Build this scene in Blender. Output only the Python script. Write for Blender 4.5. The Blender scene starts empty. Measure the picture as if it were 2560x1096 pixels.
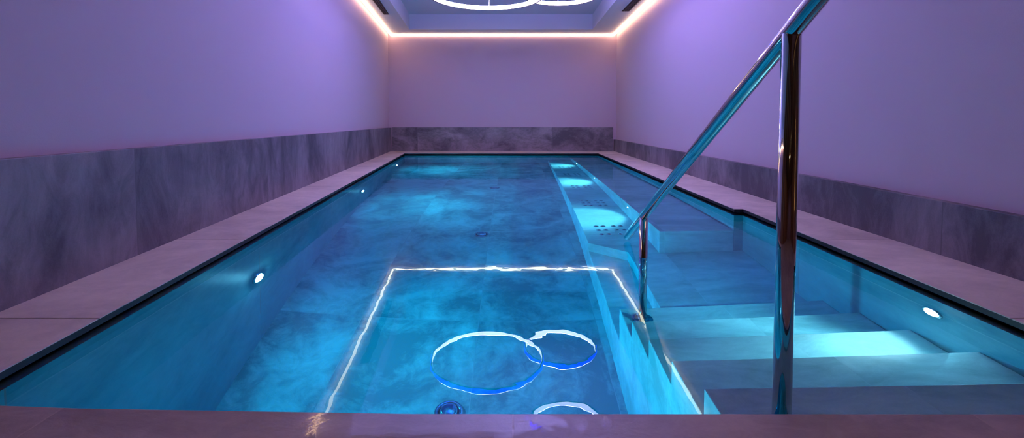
import bpy, bmesh, math, random
from mathutils import Vector, Matrix
random.seed(7)
sc = bpy.context.scene
C = sc.collection
PI = math.pi

# ------------------------------------------------------------------ camera, world, exposure
F_PX, PITCH, HEYE = 1150.0, math.radians(2.5), 0.64
cam_d = bpy.data.cameras.new('camera'); cam = bpy.data.objects.new('camera', cam_d); C.objects.link(cam)
cam_d.sensor_width = 36.0; cam_d.sensor_fit = 'HORIZONTAL'
cam_d.lens = 36.0 * F_PX / 2560.0
cam_d.clip_start = 0.02; cam_d.clip_end = 60
yc = 305 + F_PX * math.tan(PITCH)
cam_d.shift_y = -(548 - yc) / 2560.0
cam.location = (0, 0, HEYE); cam.rotation_euler = (PI/2 - PITCH, 0, 0)
sc.camera = cam
w = bpy.data.worlds.new('world'); sc.world = w; w.use_nodes = True
w.node_tree.nodes['Background'].inputs[0].default_value = (0.02, 0.02, 0.035, 1)
w.node_tree.nodes['Background'].inputs[1].default_value = 0.3
vs = sc.view_settings
sc.display_settings.display_device = 'sRGB'
vs.view_transform = 'Standard'; vs.look = 'None'; vs.gamma = 1.0; vs.use_curve_mapping = False
vs.exposure = 0.0
cy = sc.cycles
cy.use_denoising = True
cy.use_adaptive_sampling = True; cy.adaptive_threshold = 0.14; cy.adaptive_min_samples = 16
cy.max_bounces = 6; cy.diffuse_bounces = 3; cy.glossy_bounces = 4; cy.transmission_bounces = 4; cy.volume_bounces = 0
cy.caustics_reflective = False; cy.caustics_refractive = True; cy.blur_glossy = 0.5
cy.sample_clamp_indirect = 6.0

STRIP_RGB, STRIP_E = (1.0, 0.60, 0.37), 11.5
RING_IN_RGB, RING_IN_E = (1.0, 0.76, 0.98), 14.0
RING_OUT_RGB, RING_OUT_E = (0.004, 0.0, 1.0), 22.0
RING_TOP_RGB, RING_TOP_E = (0.40, 0.32, 1.0), 520.0
BEAM_RGB = (1.0, 0.83, 0.82)
POOL_RGB, POOL_E = (0.45, 0.80, 1.0), 1100.0

# ------------------------------------------------------------------ helpers
def new_mat(name):
    m = bpy.data.materials.new(name); m.use_nodes = True
    nt = m.node_tree; nt.nodes.clear()
    out = nt.nodes.new('ShaderNodeOutputMaterial')
    return m, nt, out
def nd(nt, t, **kw):
    n = nt.nodes.new(t)
    for k, v in kw.items():
        if k in n.inputs.keys(): n.inputs[k].default_value = v
        else: setattr(n, k, v)
    return n
def principled(name, col, rough=0.5, metal=0.0, **kw):
    m, nt, out = new_mat(name)
    b = nd(nt, 'ShaderNodeBsdfPrincipled', **{'Base Color': (*col, 1), 'Roughness': rough, 'Metallic': metal})
    for k, v in kw.items(): b.inputs[k].default_value = v
    nt.links.new(b.outputs[0], out.inputs[0])
    return m, nt, b
def emit(name, col, e, power=1.0):
    m, nt, out = new_mat(name)
    n = nd(nt, 'ShaderNodeEmission', **{'Color': (*col, 1), 'Strength': e})
    nt.links.new(n.outputs[0], out.inputs[0])
    return m
def stone(name, axes='XY', size=(0.7, 1.38), off=(0.0, 0.0), dark=(0.13, 0.135, 0.14), light=(0.34, 0.34, 0.34),
          rough=0.42, stretch=(1, 1, 1), joint=0.003, joint_col=(0.30, 0.26, 0.24), scale=1.0, wet=0.0, contrast=1.0, skew=0.0):
    m, nt, out = new_mat(name); L = nt.links.new
    b = nd(nt, 'ShaderNodeBsdfPrincipled', Roughness=rough)
    tc = nd(nt, 'ShaderNodeTexCoord'); sp = nd(nt, 'ShaderNodeSeparateXYZ'); L(tc.outputs['Object'], sp.inputs[0])
    # in-plane coordinates for the tile grid
    cb = nd(nt, 'ShaderNodeCombineXYZ')
    L(sp.outputs[axes[0]], cb.inputs[0]); L(sp.outputs[axes[1]], cb.inputs[1])
    mp = nd(nt, 'ShaderNodeMapping'); mp.inputs['Location'].default_value = (off[0], off[1], 0); mp.inputs['Rotation'].default_value = (0, 0, skew)
    L(cb.outputs[0], mp.inputs[0])
    br = nd(nt, 'ShaderNodeTexBrick', offset=0.0, squash=1.0)
    br.inputs['Scale'].default_value = 1.0; br.inputs['Brick Width'].default_value = size[0]; br.inputs['Row Height'].default_value = size[1]
    br.inputs['Mortar Size'].default_value = joint; br.inputs['Mortar Smooth'].default_value = 0.2; br.inputs['Bias'].default_value = 0.0
    br.inputs['Color1'].default_value = (0, 0, 0, 1); br.inputs['Color2'].default_value = (1, 1, 1, 1); br.inputs['Mortar'].default_value = (.5, .5, .5, 1)
    L(mp.outputs[0], br.inputs['Vector'])
    # per-tile shift so that the cloudy veins break at the joints
    sh = nd(nt, 'ShaderNodeVectorMath', operation='MULTIPLY_ADD')
    L(br.outputs['Color'], sh.inputs[0]); sh.inputs[1].default_value = (3.1, 1.7, 2.3)
    m2 = nd(nt, 'ShaderNodeMapping'); m2.inputs['Scale'].default_value = stretch
    L(tc.outputs['Object'], m2.inputs[0]); L(m2.outputs[0], sh.inputs[2])
    n1 = nd(nt, 'ShaderNodeTexNoise', Scale=2.1*scale, Detail=7.0, Roughness=0.6, Distortion=0.9); L(sh.outputs[0], n1.inputs['Vector'])
    n2 = nd(nt, 'ShaderNodeTexNoise', Scale=9.0*scale, Detail=8.0, Roughness=0.7, Distortion=1.5); L(sh.outputs[0], n2.inputs['Vector'])
    n3 = nd(nt, 'ShaderNodeTexNoise', Scale=160.0, Detail=3.0, Roughness=0.6); L(tc.outputs['Object'], n3.inputs['Vector'])
    a = nd(nt, 'ShaderNodeMath', operation='MULTIPLY_ADD'); L(n2.outputs[0], a.inputs[0]); a.inputs[1].default_value = 0.45; L(n1.outputs[0], a.inputs[2])
    a2 = nd(nt, 'ShaderNodeMath', operation='MULTIPLY_ADD'); L(n3.outputs[0], a2.inputs[0]); a2.inputs[1].default_value = 0.10; L(a.outputs[0], a2.inputs[2])
    a3 = nd(nt, 'ShaderNodeMath', operation='MULTIPLY_ADD'); L(br.outputs['Color'], a3.inputs[0]); a3.inputs[1].default_value = 0.10; L(a2.outputs[0], a3.inputs[2])
    mr = nd(nt, 'ShaderNodeMapRange'); L(a3.outputs[0], mr.inputs[0])
    mid = 0.82; mr.inputs[1].default_value = mid - 0.26/contrast; mr.inputs[2].default_value = mid + 0.28/contrast
    mx = nd(nt, 'ShaderNodeMix', data_type='RGBA'); L(mr.outputs[0], mx.inputs[0])
    mx.inputs[6].default_value = (*dark, 1); mx.inputs[7].default_value = (*light, 1)
    mj = nd(nt, 'ShaderNodeMix', data_type='RGBA'); L(br.outputs['Fac'], mj.inputs[0]); L(mx.outputs[2], mj.inputs[6]); mj.inputs[7].default_value = (*joint_col, 1)
    L(mj.outputs[2], b.inputs['Base Color'])
    hs = nd(nt, 'ShaderNodeMath', operation='MULTIPLY_ADD'); L(br.outputs['Fac'], hs.inputs[0]); hs.inputs[1].default_value = -0.8; L(a2.outputs[0], hs.inputs[2])
    bp = nd(nt, 'ShaderNodeBump', Strength=0.25, Distance=0.006); L(hs.outputs[0], bp.inputs['Height']); L(bp.outputs[0], b.inputs['Normal'])
    if wet > 0:   # a thin puddle left on the near coping
        nw = nd(nt, 'ShaderNodeTexNoise', Scale=14.0, Detail=4.0, Roughness=0.6, Distortion=0.8); L(tc.outputs['Object'], nw.inputs['Vector'])
        mw = nd(nt, 'ShaderNodeMapping'); mw.inputs['Location'].default_value = (.17*1.9, -.885*14, 0); mw.inputs['Scale'].default_value = (1.9, 14, 0)
        L(tc.outputs['Object'], mw.inputs[0])
        ln = nd(nt, 'ShaderNodeVectorMath', operation='LENGTH'); L(mw.outputs[0], ln.inputs[0])
        ad = nd(nt, 'ShaderNodeMath', operation='SUBTRACT'); L(nw.outputs[0], ad.inputs[0]); L(ln.outputs['Value'], ad.inputs[1])
        r = nd(nt, 'ShaderNodeMapRange'); L(ad.outputs[0], r.inputs[0]); r.inputs[1].default_value = -.12; r.inputs[2].default_value = 0.06; r.inputs[4].default_value = wet
        L(r.outputs[0], b.inputs['Coat Weight']); b.inputs['Coat Roughness'].default_value = 0.035
        nb = nd(nt, 'ShaderNodeBump', Strength=0.12, Distance=0.004); L(nw.outputs[0], nb.inputs['Height']); L(nb.outputs[0], b.inputs['Coat Normal'])
    L(b.outputs[0], out.inputs[0])
    return m
def link(name, bm, mat, parent=None, smooth=False, bevel=0.0):
    bmesh.ops.recalc_face_normals(bm, faces=bm.faces)
    me = bpy.data.meshes.new(name); bm.to_mesh(me); bm.free()
    o = bpy.data.objects.new(name, me); C.objects.link(o)
    for m in (mat if isinstance(mat, (list, tuple)) else [mat]): me.materials.append(m)
    if smooth:
        for p in me.polygons: p.use_smooth = True
    if bevel:
        md = o.modifiers.new('bevel', 'BEVEL'); md.width = bevel; md.segments = 2; md.limit_method = 'ANGLE'; md.angle_limit = math.radians(35)
    if parent is not None: o.parent = parent
    return o
def prism(bm, pts, z0, z1):
    lo = [bm.verts.new((x, y, z0)) for x, y in pts]; hi = [bm.verts.new((x, y, z1)) for x, y in pts]
    n = len(pts)
    bm.faces.new(hi); bm.faces.new(lo[::-1])
    for i in range(n): bm.faces.new((lo[i], lo[(i+1) % n], hi[(i+1) % n], hi[i]))
    return bm
def P(*args):
    bm = bmesh.new()
    for pts, z0, z1 in args: prism(bm, pts, z0, z1)
    return bm
def frame_from(d):
    d = Vector(d).normalized(); u = Vector((0, 0, 1)) if abs(d.z) < 0.9 else Vector((0, 1, 0))
    a = d.cross(u).normalized(); return a, d.cross(a).normalized(), d
def lathe(bm, origin, axis, prof, seg=32, mat=0):
    """prof: list of (along axis, radius)"""
    a, b, d = frame_from(axis); o = Vector(origin); rings = []
    for h, r in prof:
        if r < 1e-6: rings.append([bm.verts.new(o + d*h)])
        else: rings.append([bm.verts.new(o + d*h + (a*math.cos(2*PI*k/seg) + b*math.sin(2*PI*k/seg))*r) for k in range(seg)])
    for i in range(len(rings)-1):
        A, B = rings[i], rings[i+1]
        for k in range(seg):
            k2 = (k+1) % seg
            if len(A) == 1 and len(B) == 1: continue
            if len(A) == 1: f = bm.faces.new((A[0], B[k2], B[k]))
            elif len(B) == 1: f = bm.faces.new((A[k], A[k2], B[0]))
            else: f = bm.faces.new((A[k], A[k2], B[k2], B[k]))
            f.material_index = mat; f.smooth = True
    return bm
def tube(bm, pts, r, seg=32):
    """round tube through pts, flat end caps"""
    pts = [Vector(p) for p in pts]; rings = []
    a = None
    for i, p in enumerate(pts):
        d = ((pts[i+1] - p) if i == 0 else (p - pts[i-1]) if i == len(pts)-1 else (pts[i+1]-p).normalized() + (p-pts[i-1]).normalized()).normalized()
        if a is None: a, b, _ = frame_from(d)
        a = (a - d*a.dot(d)).normalized(); b = d.cross(a)
        rings.append([bm.verts.new(p + (a*math.cos(2*PI*k/seg) + b*math.sin(2*PI*k/seg))*r) for k in range(seg)])
    for A, B in zip(rings, rings[1:]):
        for k in range(seg):
            f = bm.faces.new((A[k], A[(k+1) % seg], B[(k+1) % seg], B[k])); f.smooth = True
    bm.faces.new(rings[0][::-1]); bm.faces.new(rings[-1])
    return bm
def empty(name, loc):
    o = bpy.data.objects.new(name, None); o.location = loc; o.empty_display_size = 0.1; C.objects.link(o); return o
def tag(o, label, cat, group=None):
    o['label'] = label; o['category'] = cat
    if group: o['group'] = group
    return o
def struct(o, label=None):
    o['kind'] = 'structure'
    if label: o['label'] = label
    return o
def child(o, root):
    o.parent = root; o.matrix_parent_inverse = Matrix.Translation(-Vector(root.location)); return o

# ------------------------------------------------------------------ plan lines (metres; water level z = 0)
XL = lambda y: -1.45 - .108*y           # left wall
XR = lambda y: 1.87 + .022*y            # right wall
YB, YF = 9.4, -3.0                      # back wall, wall behind the photographer
PL = lambda y: -1.105 - .107*y          # pool edge, left
PR1 = lambda y: 1.452 + .021*y          # pool edge, right, beyond the jog
PR2 = lambda y: 1.458 + .039*y          # pool edge, right, beside the stairs
YJ, YPB, YPF = 3.12, 8.70, .913
LB = lambda y: .485 + .0225*y           # left face of stairs and low bench
UB = lambda y: .953 + .018*y            # left face of the raised seat
CZ = .045                               # top of the coping
ZF = -1.35
ZC = 2.42                               # soffit

# ------------------------------------------------------------------ materials
def plaster(name, col):
    m, nt, b = principled(name, col, 0.85)
    tc = nd(nt, 'ShaderNodeTexCoord'); n = nd(nt, 'ShaderNodeTexNoise', Scale=220.0, Detail=2.0)
    nt.links.new(tc.outputs['Object'], n.inputs['Vector'])
    bp = nd(nt, 'ShaderNodeBump', Strength=0.15, Distance=0.002); nt.links.new(n.outputs[0], bp.inputs['Height']); nt.links.new(bp.outputs[0], b.inputs['Normal'])
    return m
M_wall = plaster('painted_plaster', (.59, .455, .525))
M_ceil = plaster('ceiling_paint', (.66, .68, .72))
M_clad_y = stone('slate_cladding_side', 'YZ', (1.38, 3.0), (-2.03, 1.0), (.07, .062, .075), (.30, .27, .29), 0.5, (1, .8, .4), contrast=1.5, joint_col=(.12, .11, .12))
M_clad_x = stone('slate_cladding_back', 'XZ', (1.38, 3.0), (.55, 1.0), (.09, .08, .085), (.34, .30, .31), 0.5, (.8, 1, 1.2), contrast=1.6, joint_col=(.12, .11, .12))
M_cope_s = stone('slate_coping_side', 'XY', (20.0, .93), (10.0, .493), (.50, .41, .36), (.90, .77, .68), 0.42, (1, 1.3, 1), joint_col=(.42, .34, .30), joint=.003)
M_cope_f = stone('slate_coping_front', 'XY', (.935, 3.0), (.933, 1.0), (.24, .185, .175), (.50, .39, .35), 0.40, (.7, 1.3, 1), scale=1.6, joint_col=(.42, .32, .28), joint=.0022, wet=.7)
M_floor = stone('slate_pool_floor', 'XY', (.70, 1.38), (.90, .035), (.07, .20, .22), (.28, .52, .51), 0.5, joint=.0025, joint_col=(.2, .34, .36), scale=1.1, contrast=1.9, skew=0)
M_step = stone('slate_pool_step', 'XY', (1.38, 3.0), (.335, 1.5), (.38, .50, .50), (.78, .86, .84), 0.5, (.6, 1.3, 1), joint=.002, joint_col=(.6, .68, .68), contrast=1.5)
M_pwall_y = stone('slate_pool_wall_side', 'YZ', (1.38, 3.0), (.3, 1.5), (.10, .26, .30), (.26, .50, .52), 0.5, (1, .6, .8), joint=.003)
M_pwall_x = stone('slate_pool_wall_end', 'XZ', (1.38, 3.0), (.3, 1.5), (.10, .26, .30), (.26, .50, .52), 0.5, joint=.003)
M_dark, _, _ = principled('gutter_dark', (.008, .008, .010), 0.6)
M_steel, nt_, b_ = principled('polished_stainless_steel', (.52, .53, .55), 0.05, 1.0)
M_black, _, _ = principled('black_vent', (.01, .01, .012), 0.5)
M_chrome, _, _ = principled('chrome', (.6, .65, .7), 0.12, 1.0)
M_wood, ntw, bw = principled('brown_wood', (.20, .085, .035), 0.45)
wv = nd(ntw, 'ShaderNodeTexWave', Scale=2.5, Distortion=6.0, Detail=3.0); rw = nd(ntw, 'ShaderNodeMix', data_type='RGBA')
rw.inputs[6].default_value = (.13, .055, .025, 1); rw.inputs[7].default_value = (.30, .14, .06, 1)
ntw.links.new(wv.outputs['Fac'], rw.inputs[0]); ntw.links.new(rw.outputs[2], bw.inputs['Base Color'])
M_strip = emit('warm_led_diffuser', STRIP_RGB, STRIP_E)
M_ring_in = emit('white_led_diffuser', RING_IN_RGB, RING_IN_E)
M_ring_out = emit('blue_led_diffuser', RING_OUT_RGB, RING_OUT_E)
M_ring_top = emit('added_violet_glow', RING_TOP_RGB, RING_TOP_E)
M_lens = emit('pool_lamp_lens', POOL_RGB, POOL_E)
M_lens_s = emit('bench_lamp_lens', POOL_RGB, POOL_E * .25)
M_amber = emit('added_amber_glow', (1.0, .5, .16), 1.6)
M_down = emit('added_amber_lens', (1.0, .55, .22), 330.0)

# water
M_water, nt, out = new_mat('pool_water'); L = nt.links.new
rf = nd(nt, 'ShaderNodeBsdfRefraction', IOR=1.333, Roughness=0.0); rf.inputs['Color'].default_value = (1, 1, 1, 1)
gs = nd(nt, 'ShaderNodeBsdfGlossy', Roughness=0.0); gs.inputs['Color'].default_value = (.50, .82, 1, 1)
fr = nd(nt, 'ShaderNodeFresnel', IOR=1.333); gl = nd(nt, 'ShaderNodeMixShader')
L(fr.outputs[0], gl.inputs[0]); L(rf.outputs[0], gl.inputs[1]); L(gs.outputs[0], gl.inputs[2])
tc = nd(nt, 'ShaderNodeTexCoord')
nA = nd(nt, 'ShaderNodeTexNoise', Scale=9.0, Detail=2.0, Roughness=0.5, Distortion=0.3); L(tc.outputs['Object'], nA.inputs['Vector'])
bp = nd(nt, 'ShaderNodeBump', Strength=0.026, Distance=0.01); L(nA.outputs[0], bp.inputs['Height'])
[L(bp.outputs[0], q.inputs['Normal']) for q in (rf, gs, fr)]; L(gl.outputs[0], out.inputs['Surface'])
va = nd(nt, 'ShaderNodeVolumeAbsorption', Density=1.45); va.inputs['Color'].default_value = (0.0, 0.85, 0.965, 1)
L(va.outputs[0], out.inputs['Volume'])

# ------------------------------------------------------------------ room shell
T = .15
def seg_side(f, y0, y1, t): return [(f(y0), y0), (f(y1), y1), (f(y1)+t, y1), (f(y0)+t, y0)]
YZ = 1.3                                # behind this line unseen dark wood is added so the post reflects brown
WS = .045                              # the plaster stands back behind the slate cladding
struct(link('wall_left', P((seg_side(lambda y: XL(y)-WS, YZ, YB+T, -T), -.3, 2.95)), M_wall))
struct(link('wall_right', P((seg_side(lambda y: XR(y)+WS, YZ, YB+T, T), -.3, 2.95)), M_wall))
struct(link('wall_left_rear', P((seg_side(XL, YF, YZ, -T), -.3, 2.95)), M_wood))
struct(link('wall_right_rear', P((seg_side(XR, YF, YZ, T), -.3, 2.95)), M_wood))
struct(link('wall_back', P(([(XL(YB)-T, YB), (XR(YB)+T, YB), (XR(YB)+T, YB+T), (XL(YB)-T, YB+T)], -.3, 2.95)), M_wall))
struct(link('wall_front', P(([(XL(YF)-T, YF-T), (XR(YF)+T, YF-T), (XR(YF)+T, YF), (XL(YF)-T, YF)], -.3, 2.95)), M_wood))
# slate cladding at the foot of the walls
ct = .012
struct(link('baseboard_left', P((seg_side(XL, YZ, YB, -WS), .0, .522)), M_clad_y, bevel=.002))
struct(link('baseboard_right', P((seg_side(XR, YZ, YB, WS), .0, .285)), M_clad_y, bevel=.002))
struct(link('baseboard_back', P(([(XL(YB)+ct, YB-ct), (XR(YB)-ct, YB-ct), (XR(YB)-ct, YB), (XL(YB)+ct, YB)], .0, .53)), M_clad_x, bevel=.002))
# lower deck floor behind the coping of the near edge
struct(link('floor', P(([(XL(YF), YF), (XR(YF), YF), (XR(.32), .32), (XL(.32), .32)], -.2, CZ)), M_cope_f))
# deck body under the coping
G = .10   # gutter width beyond the pool edge
struct(link('trim_1', P(
    ([(XL(.3), .3), (XR(.3), .3), (XR(.8), .8), (XL(.8), .8)], -.3, CZ-.0225),
    ([(XL(.8), .8), (PL(.8)-G, .8), (PL(YPB)-G, YPB+G), (XL(YB), YB)], -.3, CZ-.0225),
    ([(XR(.8), .8), (XR(YB), YB), (PR1(YPB)+G, YPB+G), (PR1(YJ)+G, YJ+G), (PR2(YJ)+G, YJ+G), (PR2(.8)+G, .8)], -.3, CZ-.0225),
    ([(XL(YB), YB), (PL(YPB)-G, YPB+G), (PR1(YPB)+G, YPB+G), (XR(YB), YB)], -.3, CZ-.0225)), M_dark))
# coping slabs
def strip_slabs(f_in, f_out, y0, y1, joints, gap=.0015):
    bm = bmesh.new(); ys = [y0] + [j for j in joints if y0 < j < y1] + [y1]
    for a, b in zip(ys, ys[1:]):
        a2, b2 = a + (gap if a != y0 else 0), b - (gap if b != y1 else 0)
        prism(bm, [(f_in(a2), a2), (f_out(a2), a2), (f_out(b2), b2), (f_in(b2), b2)], CZ-.003, CZ)
    return bm
jn = [1.37 + .93*k for k in range(9)]
struct(link('trim_2', strip_slabs(PL, XL, YPF, YPB, jn), M_cope_s))
struct(link('trim_3', strip_slabs(PR2, XR, YPF, YJ, jn), M_cope_s))
struct(link('trim_4', strip_slabs(PR1, XR, YJ, YPB, jn), M_cope_s))
struct(link('trim_5', P(([(XL(YPB), YPB), (XR(YPB), YPB), (XR(YB), YB), (XL(YB), YB)], CZ-.003, CZ)), M_cope_s))
ed = .0015  # dark profile added below so pool light does not show on slab edges
struct(link('trim_7', P(
    ([(XL(.8), .8), (PL(.8)-ed, .8), (PL(YPB)-ed, YPB), (XL(YPB), YPB)], CZ-.022, CZ-.0031),
    ([(XR(.8), .8), (XR(YJ), YJ), (PR2(YJ)+ed, YJ), (PR2(.8)+ed, .8)], CZ-.022, CZ-.0031),
    ([(XR(YJ), YJ), (XR(YPB), YPB), (PR1(YPB)+ed, YPB), (PR1(YJ)+ed, YJ)], CZ-.022, CZ-.0031),
    ([(XL(YPB), YPB+ed), (XR(YPB), YPB+ed), (XR(YB), YB), (XL(YB), YB)], CZ-.022, CZ-.0031)), M_dark))
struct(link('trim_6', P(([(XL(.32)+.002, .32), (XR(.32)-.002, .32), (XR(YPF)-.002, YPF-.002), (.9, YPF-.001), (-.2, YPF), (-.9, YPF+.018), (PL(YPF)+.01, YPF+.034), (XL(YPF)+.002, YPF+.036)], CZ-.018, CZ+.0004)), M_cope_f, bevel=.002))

# ------------------------------------------------------------------ ceiling: soffit frame, coffer, light gap
cofL = lambda y: -1.21 - .0855*y
cofR = lambda y: 1.43 + .0135*y
CB, CF, ZT = 8.95, 1.6, 2.71
g = .0
struct(link('ceiling', P(
    ([(XL(YZ)-WS, YZ), (cofL(YZ), YZ), (cofL(YB), YB), (XL(YB)-WS, YB)], ZC, ZC+.05),
    ([(cofR(YZ), YZ), (XR(YZ)+WS, YZ), (XR(YB)+WS, YB), (cofR(YB), YB)], ZC, ZC+.05),
    ([(cofL(CB), CB), (cofR(CB), CB), (cofR(YB), YB), (cofL(YB), YB)], ZC, ZC+.05),
    ([(cofL(YZ), YZ), (cofR(YZ), YZ), (cofR(CF), CF), (cofL(CF), CF)], ZC, ZC+.05),
    (seg_side(cofL, CF, CB, -.03), ZC+.05, ZT), (seg_side(cofR, CF, CB, .03), ZC+.05, ZT),
    ([(cofL(CB), CB), (cofR(CB), CB), (cofR(CB), CB+.03), (cofL(CB), CB+.03)], ZC+.05, ZT),
    ([(cofL(CF), CF-.03), (cofR(CF), CF-.03), (cofR(CF), CF), (cofL(CF), CF)], ZC+.05, ZT),
    ([(XL(YF)-T, YF-T), (XR(YF)+T, YF-T), (XR(YB)+T, YB+T), (XL(YB)-T, YB+T)], ZT, ZT+.2)), M_ceil))

struct(link('ceiling_rear', P(([(XL(YF), YF), (XR(YF), YF), (XR(YZ), YZ), (XL(YZ), YZ)], ZC, ZC+.05)), M_wood))

# ------------------------------------------------------------------ LED strips along the wall heads
sw, sh = .024, .036
def strip_light(name, pts, label, place):
    root = empty(name, (*pts[0], ZC))
    tag(root, label, 'led strip', 'warm light strips round the ceiling edge')
    child(link('diffuser', P((pts, ZC-sh, ZC-.004)), M_strip), root)
    cx = sum(p[0] for p in pts)/4; cyy = sum(p[1] for p in pts)/4
    child(link('mounting_channel', P(([(p[0], p[1]) for p in pts], ZC-.004, ZC)), M_chrome), root)
    return root
e = .002
strip_light('light_strip', [(XL(YZ+.1)+e, YZ+.1), (XL(YB-.04)+e, YB-.04), (XL(YB-.04)+sw, YB-.04), (XL(YZ+.1)+sw, YZ+.1)], 'warm white light strip along the top of the left wall', 0)
strip_light('light_strip', [(XR(YZ+.1)-sw, YZ+.1), (XR(YB-.04)-sw, YB-.04), (XR(YB-.04)-e, YB-.04), (XR(YZ+.1)-e, YZ+.1)], 'warm white light strip along the top of the right wall', 0)
strip_light('light_strip', [(XL(YB)+.005, YB-sw), (XR(YB)-.005, YB-sw), (XR(YB)-.005, YB-e), (XL(YB)+.005, YB-e)], 'warm white light strip across the top of the back wall', 0)

# ------------------------------------------------------------------ ring pendants
def ring_lamp(x, y, z, R, label, h=.050, t=.014, seg=128):
    root = empty('ring_pendant_lamp', (x, y, z)); tag(root, label, 'pendant lamp', 'round ring lamps hanging over the pool')
    def band(r0, r1, z0, z1):
        bm = bmesh.new(); q = []
        for r, zz in ((r0, z0), (r1, z0), (r1, z1), (r0, z1)):
            q.append([bm.verts.new((r*math.cos(2*PI*k/seg), r*math.sin(2*PI*k/seg), zz)) for k in range(seg)])
        for j in range(4):
            A, B = q[j], q[(j+1) % 4]
            for k in range(seg):
                f = bm.faces.new((A[k], A[(k+1) % seg], B[(k+1) % seg], B[k])); f.smooth = j in (1, 3)
        return bm
    def sheet(r0, z0, r1, z1, n=64):
        bm = bmesh.new(); A, B = [[bm.verts.new((r*math.cos(2*PI*k/n), r*math.sin(2*PI*k/n), zz)) for k in range(n)] for r, zz in ((r0, z0), (r1, z1))]
        for k in range(n): bm.faces.new((A[k], A[(k+1) % n], B[(k+1) % n], B[k])).smooth = True
        return bm
    link('inner_diffuser', sheet(R-t*.5-.002, -h/2+.003, R-t*.5-.002, h/2-.003), M_ring_in, root)['label'] = 'white glowing inner band'
    link('outer_diffuser', sheet(R+t*.5+.003, -h/2+.003, R+t*.5+.003, h/2-.003), M_ring_out, root)['label'] = 'blue glowing outer band'
    link('added_top_glow', sheet(R-t*.5+.001, h/2+.002, R+t*.5-.001, h/2+.002), M_ring_top, root)['label'] = 'violet glowing top band added to light the coffer'  # upward glow added to turn the coffer blue-violet
    link('ring_frame', band(R-t*.5, R+t*.5, -h/2, h/2), M_steel, root)
    for k in range(3):
        a = PI*.5 + k*2*PI/3
        p = Vector((R*math.cos(a), R*math.sin(a), h/2))
        bm = tube(bmesh.new(), [p, (p.x, p.y, ZT - z)], .0012, 8)
        link('suspension_wire', bm, M_steel, root)
    return root
ring_lamp(-.282, 5.10, 2.037, .626, 'largest ring pendant lamp, white inside and blue outside, over the pool')
ring_lamp(.600, 5.64, 2.18, .441, 'smaller ring pendant lamp hanging just behind the largest ring')
ring_lamp(.515, 4.10, 2.15, .352, 'ring pendant lamp seen only as a reflection above the near coping')

# ------------------------------------------------------------------ air vents in the soffit
def vent(pts, label):
    root = empty('ceiling_vent', (pts[0][0], pts[0][1], ZC)); tag(root, label, 'air vent', 'slot vents in the ceiling edge')
    child(link('frame', P((pts, ZC-.004, ZC)), M_black), root)
    (x0, y0), (x1, y1), (x2, y2), (x3, y3) = pts
    for u in (.2, .5, .8):
        a = Vector((x0+(x1-x0)*u, y0+(y1-y0)*u)); b = Vector((x3+(x2-x3)*u, y3+(y2-y3)*u)); d = .006
        child(link('blade', P(([(a.x-d, a.y+.02), (a.x+d, a.y+.02), (b.x+d, b.y-.02), (b.x-d, b.y-.02)], ZC-.010, ZC-.004)), M_black), root)
vL = lambda y: -1.37 - .098*y + .06
vent([(vL(5.7)-.06, 5.7), (vL(5.7)+.06, 5.7), (vL(7.7)+.03, 7.7), (vL(7.7)-.06, 7.7)], 'black slot air vent in the ceiling edge beside the left light strip')
vR = lambda y: 1.80 + .003*y
vent([(vR(5.5)-.06, 5.5), (vR(5.5)+.06, 5.5), (vR(7.48)+.06, 7.48), (vR(7.48)-.06, 7.48)], 'black slot air vent in the ceiling edge beside the right light strip')

# ------------------------------------------------------------------ pool shell
tw = .035; ZW = -.004
struct(link('pool_floor', P(([(PL(YPF)-tw, YPF-tw), (PR2(YPF)+tw, YPF-tw), (PR2(YJ)+tw, YJ), (PR1(YPB)+tw+.1, YPB+tw), (PL(YPB)-tw, YPB+tw)], ZF-.06, ZF)), M_floor))
struct(link('pool_wall_left', P((seg_side(PL, YPF-tw, YPB+tw, -tw), ZF, ZW)), M_pwall_y))
struct(link('pool_wall_right', P((seg_side(PR1, YJ, YPB+tw, .10), ZF, ZW)), M_pwall_y))
struct(link('pool_wall_right', P((seg_side(PR2, YPF-tw, YJ, tw), ZF, ZW)), M_pwall_y))
struct(link('pool_wall_back', P(([(PL(YPB), YPB), (PR1(YPB), YPB), (PR1(YPB), YPB+tw), (PL(YPB), YPB+tw)], ZF, ZW)), M_pwall_x))
struct(link('pool_wall_front', P(([(PL(YPF), YPF-tw), (PR2(YPF), YPF-tw), (PR2(YPF), YPF), (PL(YPF), YPF)], ZF, ZW)), M_pwall_x))
go = .07
wat = link('pool_water', P(([(PL(YPF)-go, YPF-go), (PR2(YPF)+go, YPF-go), (PR2(YJ)+go, YJ+go), (PR1(YJ)+go, YJ+go), (PR1(YPB)+go, YPB+go), (PL(YPB)-go, YPB+go)], ZF-.03, 0.0)), M_water)
wat['kind'] = 'structure'; wat['label'] = 'clear blue lit pool water reflecting the ceiling lights'

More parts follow.
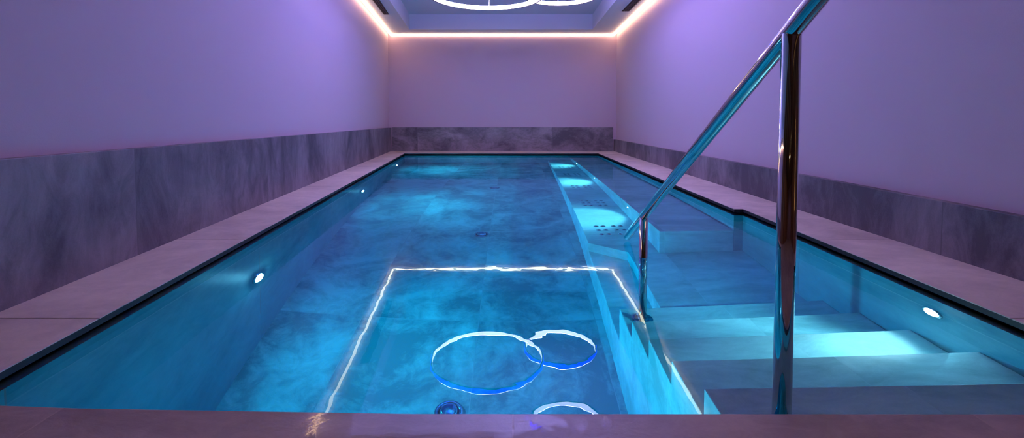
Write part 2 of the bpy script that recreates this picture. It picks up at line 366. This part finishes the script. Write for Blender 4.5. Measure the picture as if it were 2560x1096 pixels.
# ------------------------------------------------------------------ stairs, landing, benches under water
ys = [YPF, 1.198, 1.462, 1.730, 2.000, 2.255]
st = empty('pool_stair', (LB(1), YPF, ZF)); tag(st, 'slate tiled stair going down into the water beside the handrail', 'stairs')
for k in range(5):
    child(link('step', P(([(LB(ys[k]), ys[k]), (PR2(ys[k]), ys[k]), (PR2(ys[k+1]), ys[k+1]), (LB(ys[k+1]), ys[k+1])], ZF, -.15*(k+1))), M_step, bevel=.004), st)
LD = lambda y: .73 + .0225*y
tag(link('pool_landing', P(([(LD(2.255), 2.255), (PR2(2.255), 2.255), (PR2(YJ), YJ), (UB(YJ), YJ), (LD(YJ), YJ)], ZF, -.90)), M_step, bevel=.003),
    'flat submerged landing between the foot of the stair and the raised seat', 'landing')
tag(link('pool_ledge', P(([(LB(2.255), 2.255), (LD(2.255), 2.255), (LD(YJ+.03), YJ+.03), (LB(3.34), 3.34)], ZF, -1.05)), M_step, bevel=.003),
    'narrow low ledge below the landing, beside the deep pool floor', 'ledge')
tag(link('massage_bench', P(([(LB(3.34), 3.34), (LD(YJ+.03), YJ+.03), (LD(YJ+.03)+.001, YJ), (UB(YJ), YJ), (UB(YPB), YPB), (LB(YPB), YPB)], ZF, -.90)), M_step, bevel=.003),
    'long low submerged bench dotted with air nozzles, lit by small lamps', 'bench')
tag(link('raised_seat', P(([(UB(YJ), YJ), (PR1(YJ), YJ), (PR1(YPB), YPB), (UB(YPB), YPB)], ZF, -.45)), M_step, bevel=.003),
    'higher submerged stone seat running along the right pool wall', 'seat')

# ------------------------------------------------------------------ underwater lamps
def pool_lamp(x, y, z, n, r, label, group, lens, watts, aim, cone, blend=.8):
    root = empty('pool_lamp', (x, y, z)); tag(root, label, 'pool lamp', group)
    n = Vector(n).normalized()
    link('bezel', lathe(bmesh.new(), (0, 0, 0), n, [(0, r*1.35), (r*.16, r*1.35), (r*.26, r*1.22), (r*.22, r*1.02), (0, r*1.02)]), M_chrome, root)
    link('lens', lathe(bmesh.new(), (0, 0, 0), n, [(0, r), (r*.22, r*.98), (r*.38, r*.8), (r*.5, 0)], 20), lens, root)
    ld = bpy.data.lights.new('beam', 'SPOT'); ld.energy = watts; ld.color = BEAM_RGB; ld.spot_size = math.radians(cone); ld.spot_blend = blend; ld.shadow_soft_size = r*.8
    lo = bpy.data.objects.new('beam', ld); C.objects.link(lo); lo.parent = root
    lo.location = n*(r*.5 + .02); lo.rotation_euler = Vector(aim).to_track_quat('-Z', 'Y').to_euler()
    return root
gl_ = 'lamps in the left pool wall'
for (y, z, lab) in ((2.43, -.63, 'nearest underwater lamp in the left pool wall, large and glaring'),
                    (5.00, -.73, 'middle underwater lamp in the left pool wall'),
                    (7.58, -.75, 'farthest underwater lamp in the left pool wall near the far corner')):
    pool_lamp(PL(y), y, z, (1, .107, 0), .044, lab, gl_, M_lens, 140 if y < 3 else 230, (1, .05, .0), 128, 1.0)
rl = pool_lamp(PR2(1.635), 1.635, -.155, (-1, .039, 0), .030, 'underwater lamp in the right pool wall above the steps', None, M_lens_s, 22, (-1, .10, -.85), 92)
ld = bpy.data.lights.new('beam', 'SPOT'); ld.energy = 34; ld.color = BEAM_RGB; ld.spot_size = math.radians(70); ld.spot_blend = 1.0; ld.shadow_soft_size = .02  # second beam added to this lamp to brighten the landing
lo = bpy.data.objects.new('beam', ld); C.objects.link(lo); lo.parent = rl; lo.location = (-.035, 0, 0)
lo.rotation_euler = Vector((-.62, .75, -.36)).to_track_quat('-Z', 'Y').to_euler()
for (y, lab) in ((4.03, 'nearest small lamp in the side of the raised seat, behind the handrail end'),
                 (5.86, 'middle small lamp in the side of the raised seat'),
                 (7.70, 'farthest small lamp in the side of the raised seat')):
    pool_lamp(UB(y), y, -.58, (-1, .018, 0), .018, lab, 'small lamps in the side of the raised seat', M_lens_s, 48, (-1, 0, -.8), 112, 1.0)
pool_lamp(.0, YPF, -.65, (0, 1, 0), .030, 'unseen underwater lamp added in the near pool wall below the coping', None, M_lens, 14, (-.1, 1, -.1), 120, 1.0)  # unseen lamp added to light the near part of the pool

# ------------------------------------------------------------------ air nozzles in the massage bench
def nozzle():
    bm = lathe(bmesh.new(), (0, 0, 0), (0, 0, 1), [(0, .021), (.004, .021), (.006, .018), (.005, .013), (.001, .012)], 20)
    o = link('air_nozzle', bm, M_chrome)
    c = link('nozzle_core', lathe(bmesh.new(), (0, 0, 0), (0, 0, 1), [(.001, .012), (.0015, .006), (.003, .005), (.0032, 0)], 16), M_dark, o)
    return o, c
n0, c0 = nozzle(); first = True
rows = [(3.64, 'nearest'), (4.58, 'second'), (5.46, 'third'), (6.56, 'fourth'), (7.45, 'farthest')]
for yc_, rn in rows:
    for xc_, sd in ((LB(yc_)+.155, 'pool-side'), (LB(yc_)+.300, 'wall-side')):
        for i in range(3):
            for j in range(2):
                if first: o = n0; first = False
                else:
                    o = n0.copy(); C.objects.link(o); c = c0.copy(); C.objects.link(c); c.parent = o
                o.location = (xc_ + (j-.5)*.056 - (i-1)*.003, yc_ + (i-1)*.105, -.90)
                cnt = 'small round air nozzle in the %s cluster of the %s row on the low bench' % (sd, rn)
                tag(o, cnt, 'air nozzle', 'air nozzles, %s cluster, %s row' % (sd, rn))

# ------------------------------------------------------------------ floor drains
def drain(x, y, lab, r=.062):
    root = empty('floor_drain', (x, y, ZF)); tag(root, lab, 'drain', 'round drains along the pool floor')
    link('flange', lathe(bmesh.new(), (0, 0, 0), (0, 0, 1), [(0, r*1.1), (.006, r*1.1), (.012, r), (.008, r*.8), (.002, r*.78)]), M_chrome, root)
    link('cover', lathe(bmesh.new(), (0, 0, 0), (0, 0, 1), [(.004, r*.66), (.018, r*.66), (.024, r*.5), (.026, 0)]), M_chrome, root)
    link('well', lathe(bmesh.new(), (0, 0, 0), (0, 0, 1), [(.001, r*.8), (.0015, 0)]), M_dark, root)
drain(-.268, 4.02, 'round chrome drain in the middle of the pool floor beyond the reflections')
drain(-.223, 5.93, 'round drain in the pool floor farthest from the near edge')
drain(-.293, 2.07, 'round drain in the pool floor just beyond the near coping')

# ------------------------------------------------------------------ handrail
HX = .620; rt = .0205
def rail_z(y): return .842 - .575*(y-1.03)
hr = empty('handrail', (HX, 1.03, -.15)); tag(hr, 'polished stainless steel handrail sloping down into the pool on two posts', 'handrail')
child(link('rail', tube(bmesh.new(), [(HX, .45, rail_z(.45)), (HX, .9, rail_z(.9)), (HX, 1.5, rail_z(1.5)), (HX+.002, 2.455, rail_z(2.455))], rt, 48), M_steel), hr)
child(link('post', tube(bmesh.new(), [(HX, 1.03, -.15), (HX, 1.03, rail_z(1.03)-.006)], rt*.98, 48), M_steel), hr)
child(link('post', tube(bmesh.new(), [(HX+.002, 2.155, -.75), (HX+.002, 2.155, rail_z(2.155)-.004)], rt*.95, 48), M_steel), hr)
for (x, y, z) in ((HX, 1.03, -.15), (HX+.002, 2.155, -.75)):
    fl = child(link('base_flange', lathe(bmesh.new(), (x, y, z), (0, 0, 1), [(0, .050), (.006, .050), (.010, .046), (.012, .024), (.020, .0225), (.020, .0195)]), M_steel), hr)
    for k in range(4):
        a = PI/4 + k*PI/2
        o = link('bolt', lathe(bmesh.new(), (x+.036*math.cos(a), y+.036*math.sin(a), z+.009), (0, 0, 1), [(0, .006), (.006, .006), (.008, .003), (.0082, 0)], 12), M_steel, fl)

# ------------------------------------------------------------------ unseen amber lights added behind the photographer for reflections in the post
def downlight(x, y, lab):
    root = empty('added_downlight', (x, y, ZC)); tag(root, lab, 'added lamp', 'added amber downlights behind the photographer')
    link('bezel', lathe(bmesh.new(), (0, 0, 0), (0, 0, -1), [(0, .055), (.006, .055), (.008, .042), (.003, .04)]), M_chrome, root)
    link('lens', lathe(bmesh.new(), (0, 0, 0), (0, 0, -1), [(.002, .04), (.003, 0)]), M_down, root)
downlight(.2, -1.0, 'unseen amber downlight added behind the photographer to light the wood')  # added to light the wood that the post mirrors
wl = empty('added_wall_glow', (XR(.3), .3, .6)); tag(wl, 'tall narrow amber glow added behind the photographer for a streak on the post', 'added light')  # added glow that gives the post its orange streak
child(link('diffuser', P(([(XR(.3)-.03, .285), (XR(.3)-.004, .285), (XR(.3)-.004, .315), (XR(.3)-.03, .315)], .6, 2.1)), M_amber), wl)
child(link('backplate', P(([(XR(.3)-.004, .27), (XR(.3), .27), (XR(.3), .33), (XR(.3)-.004, .33)], .58, 2.12)), M_chrome), wl)
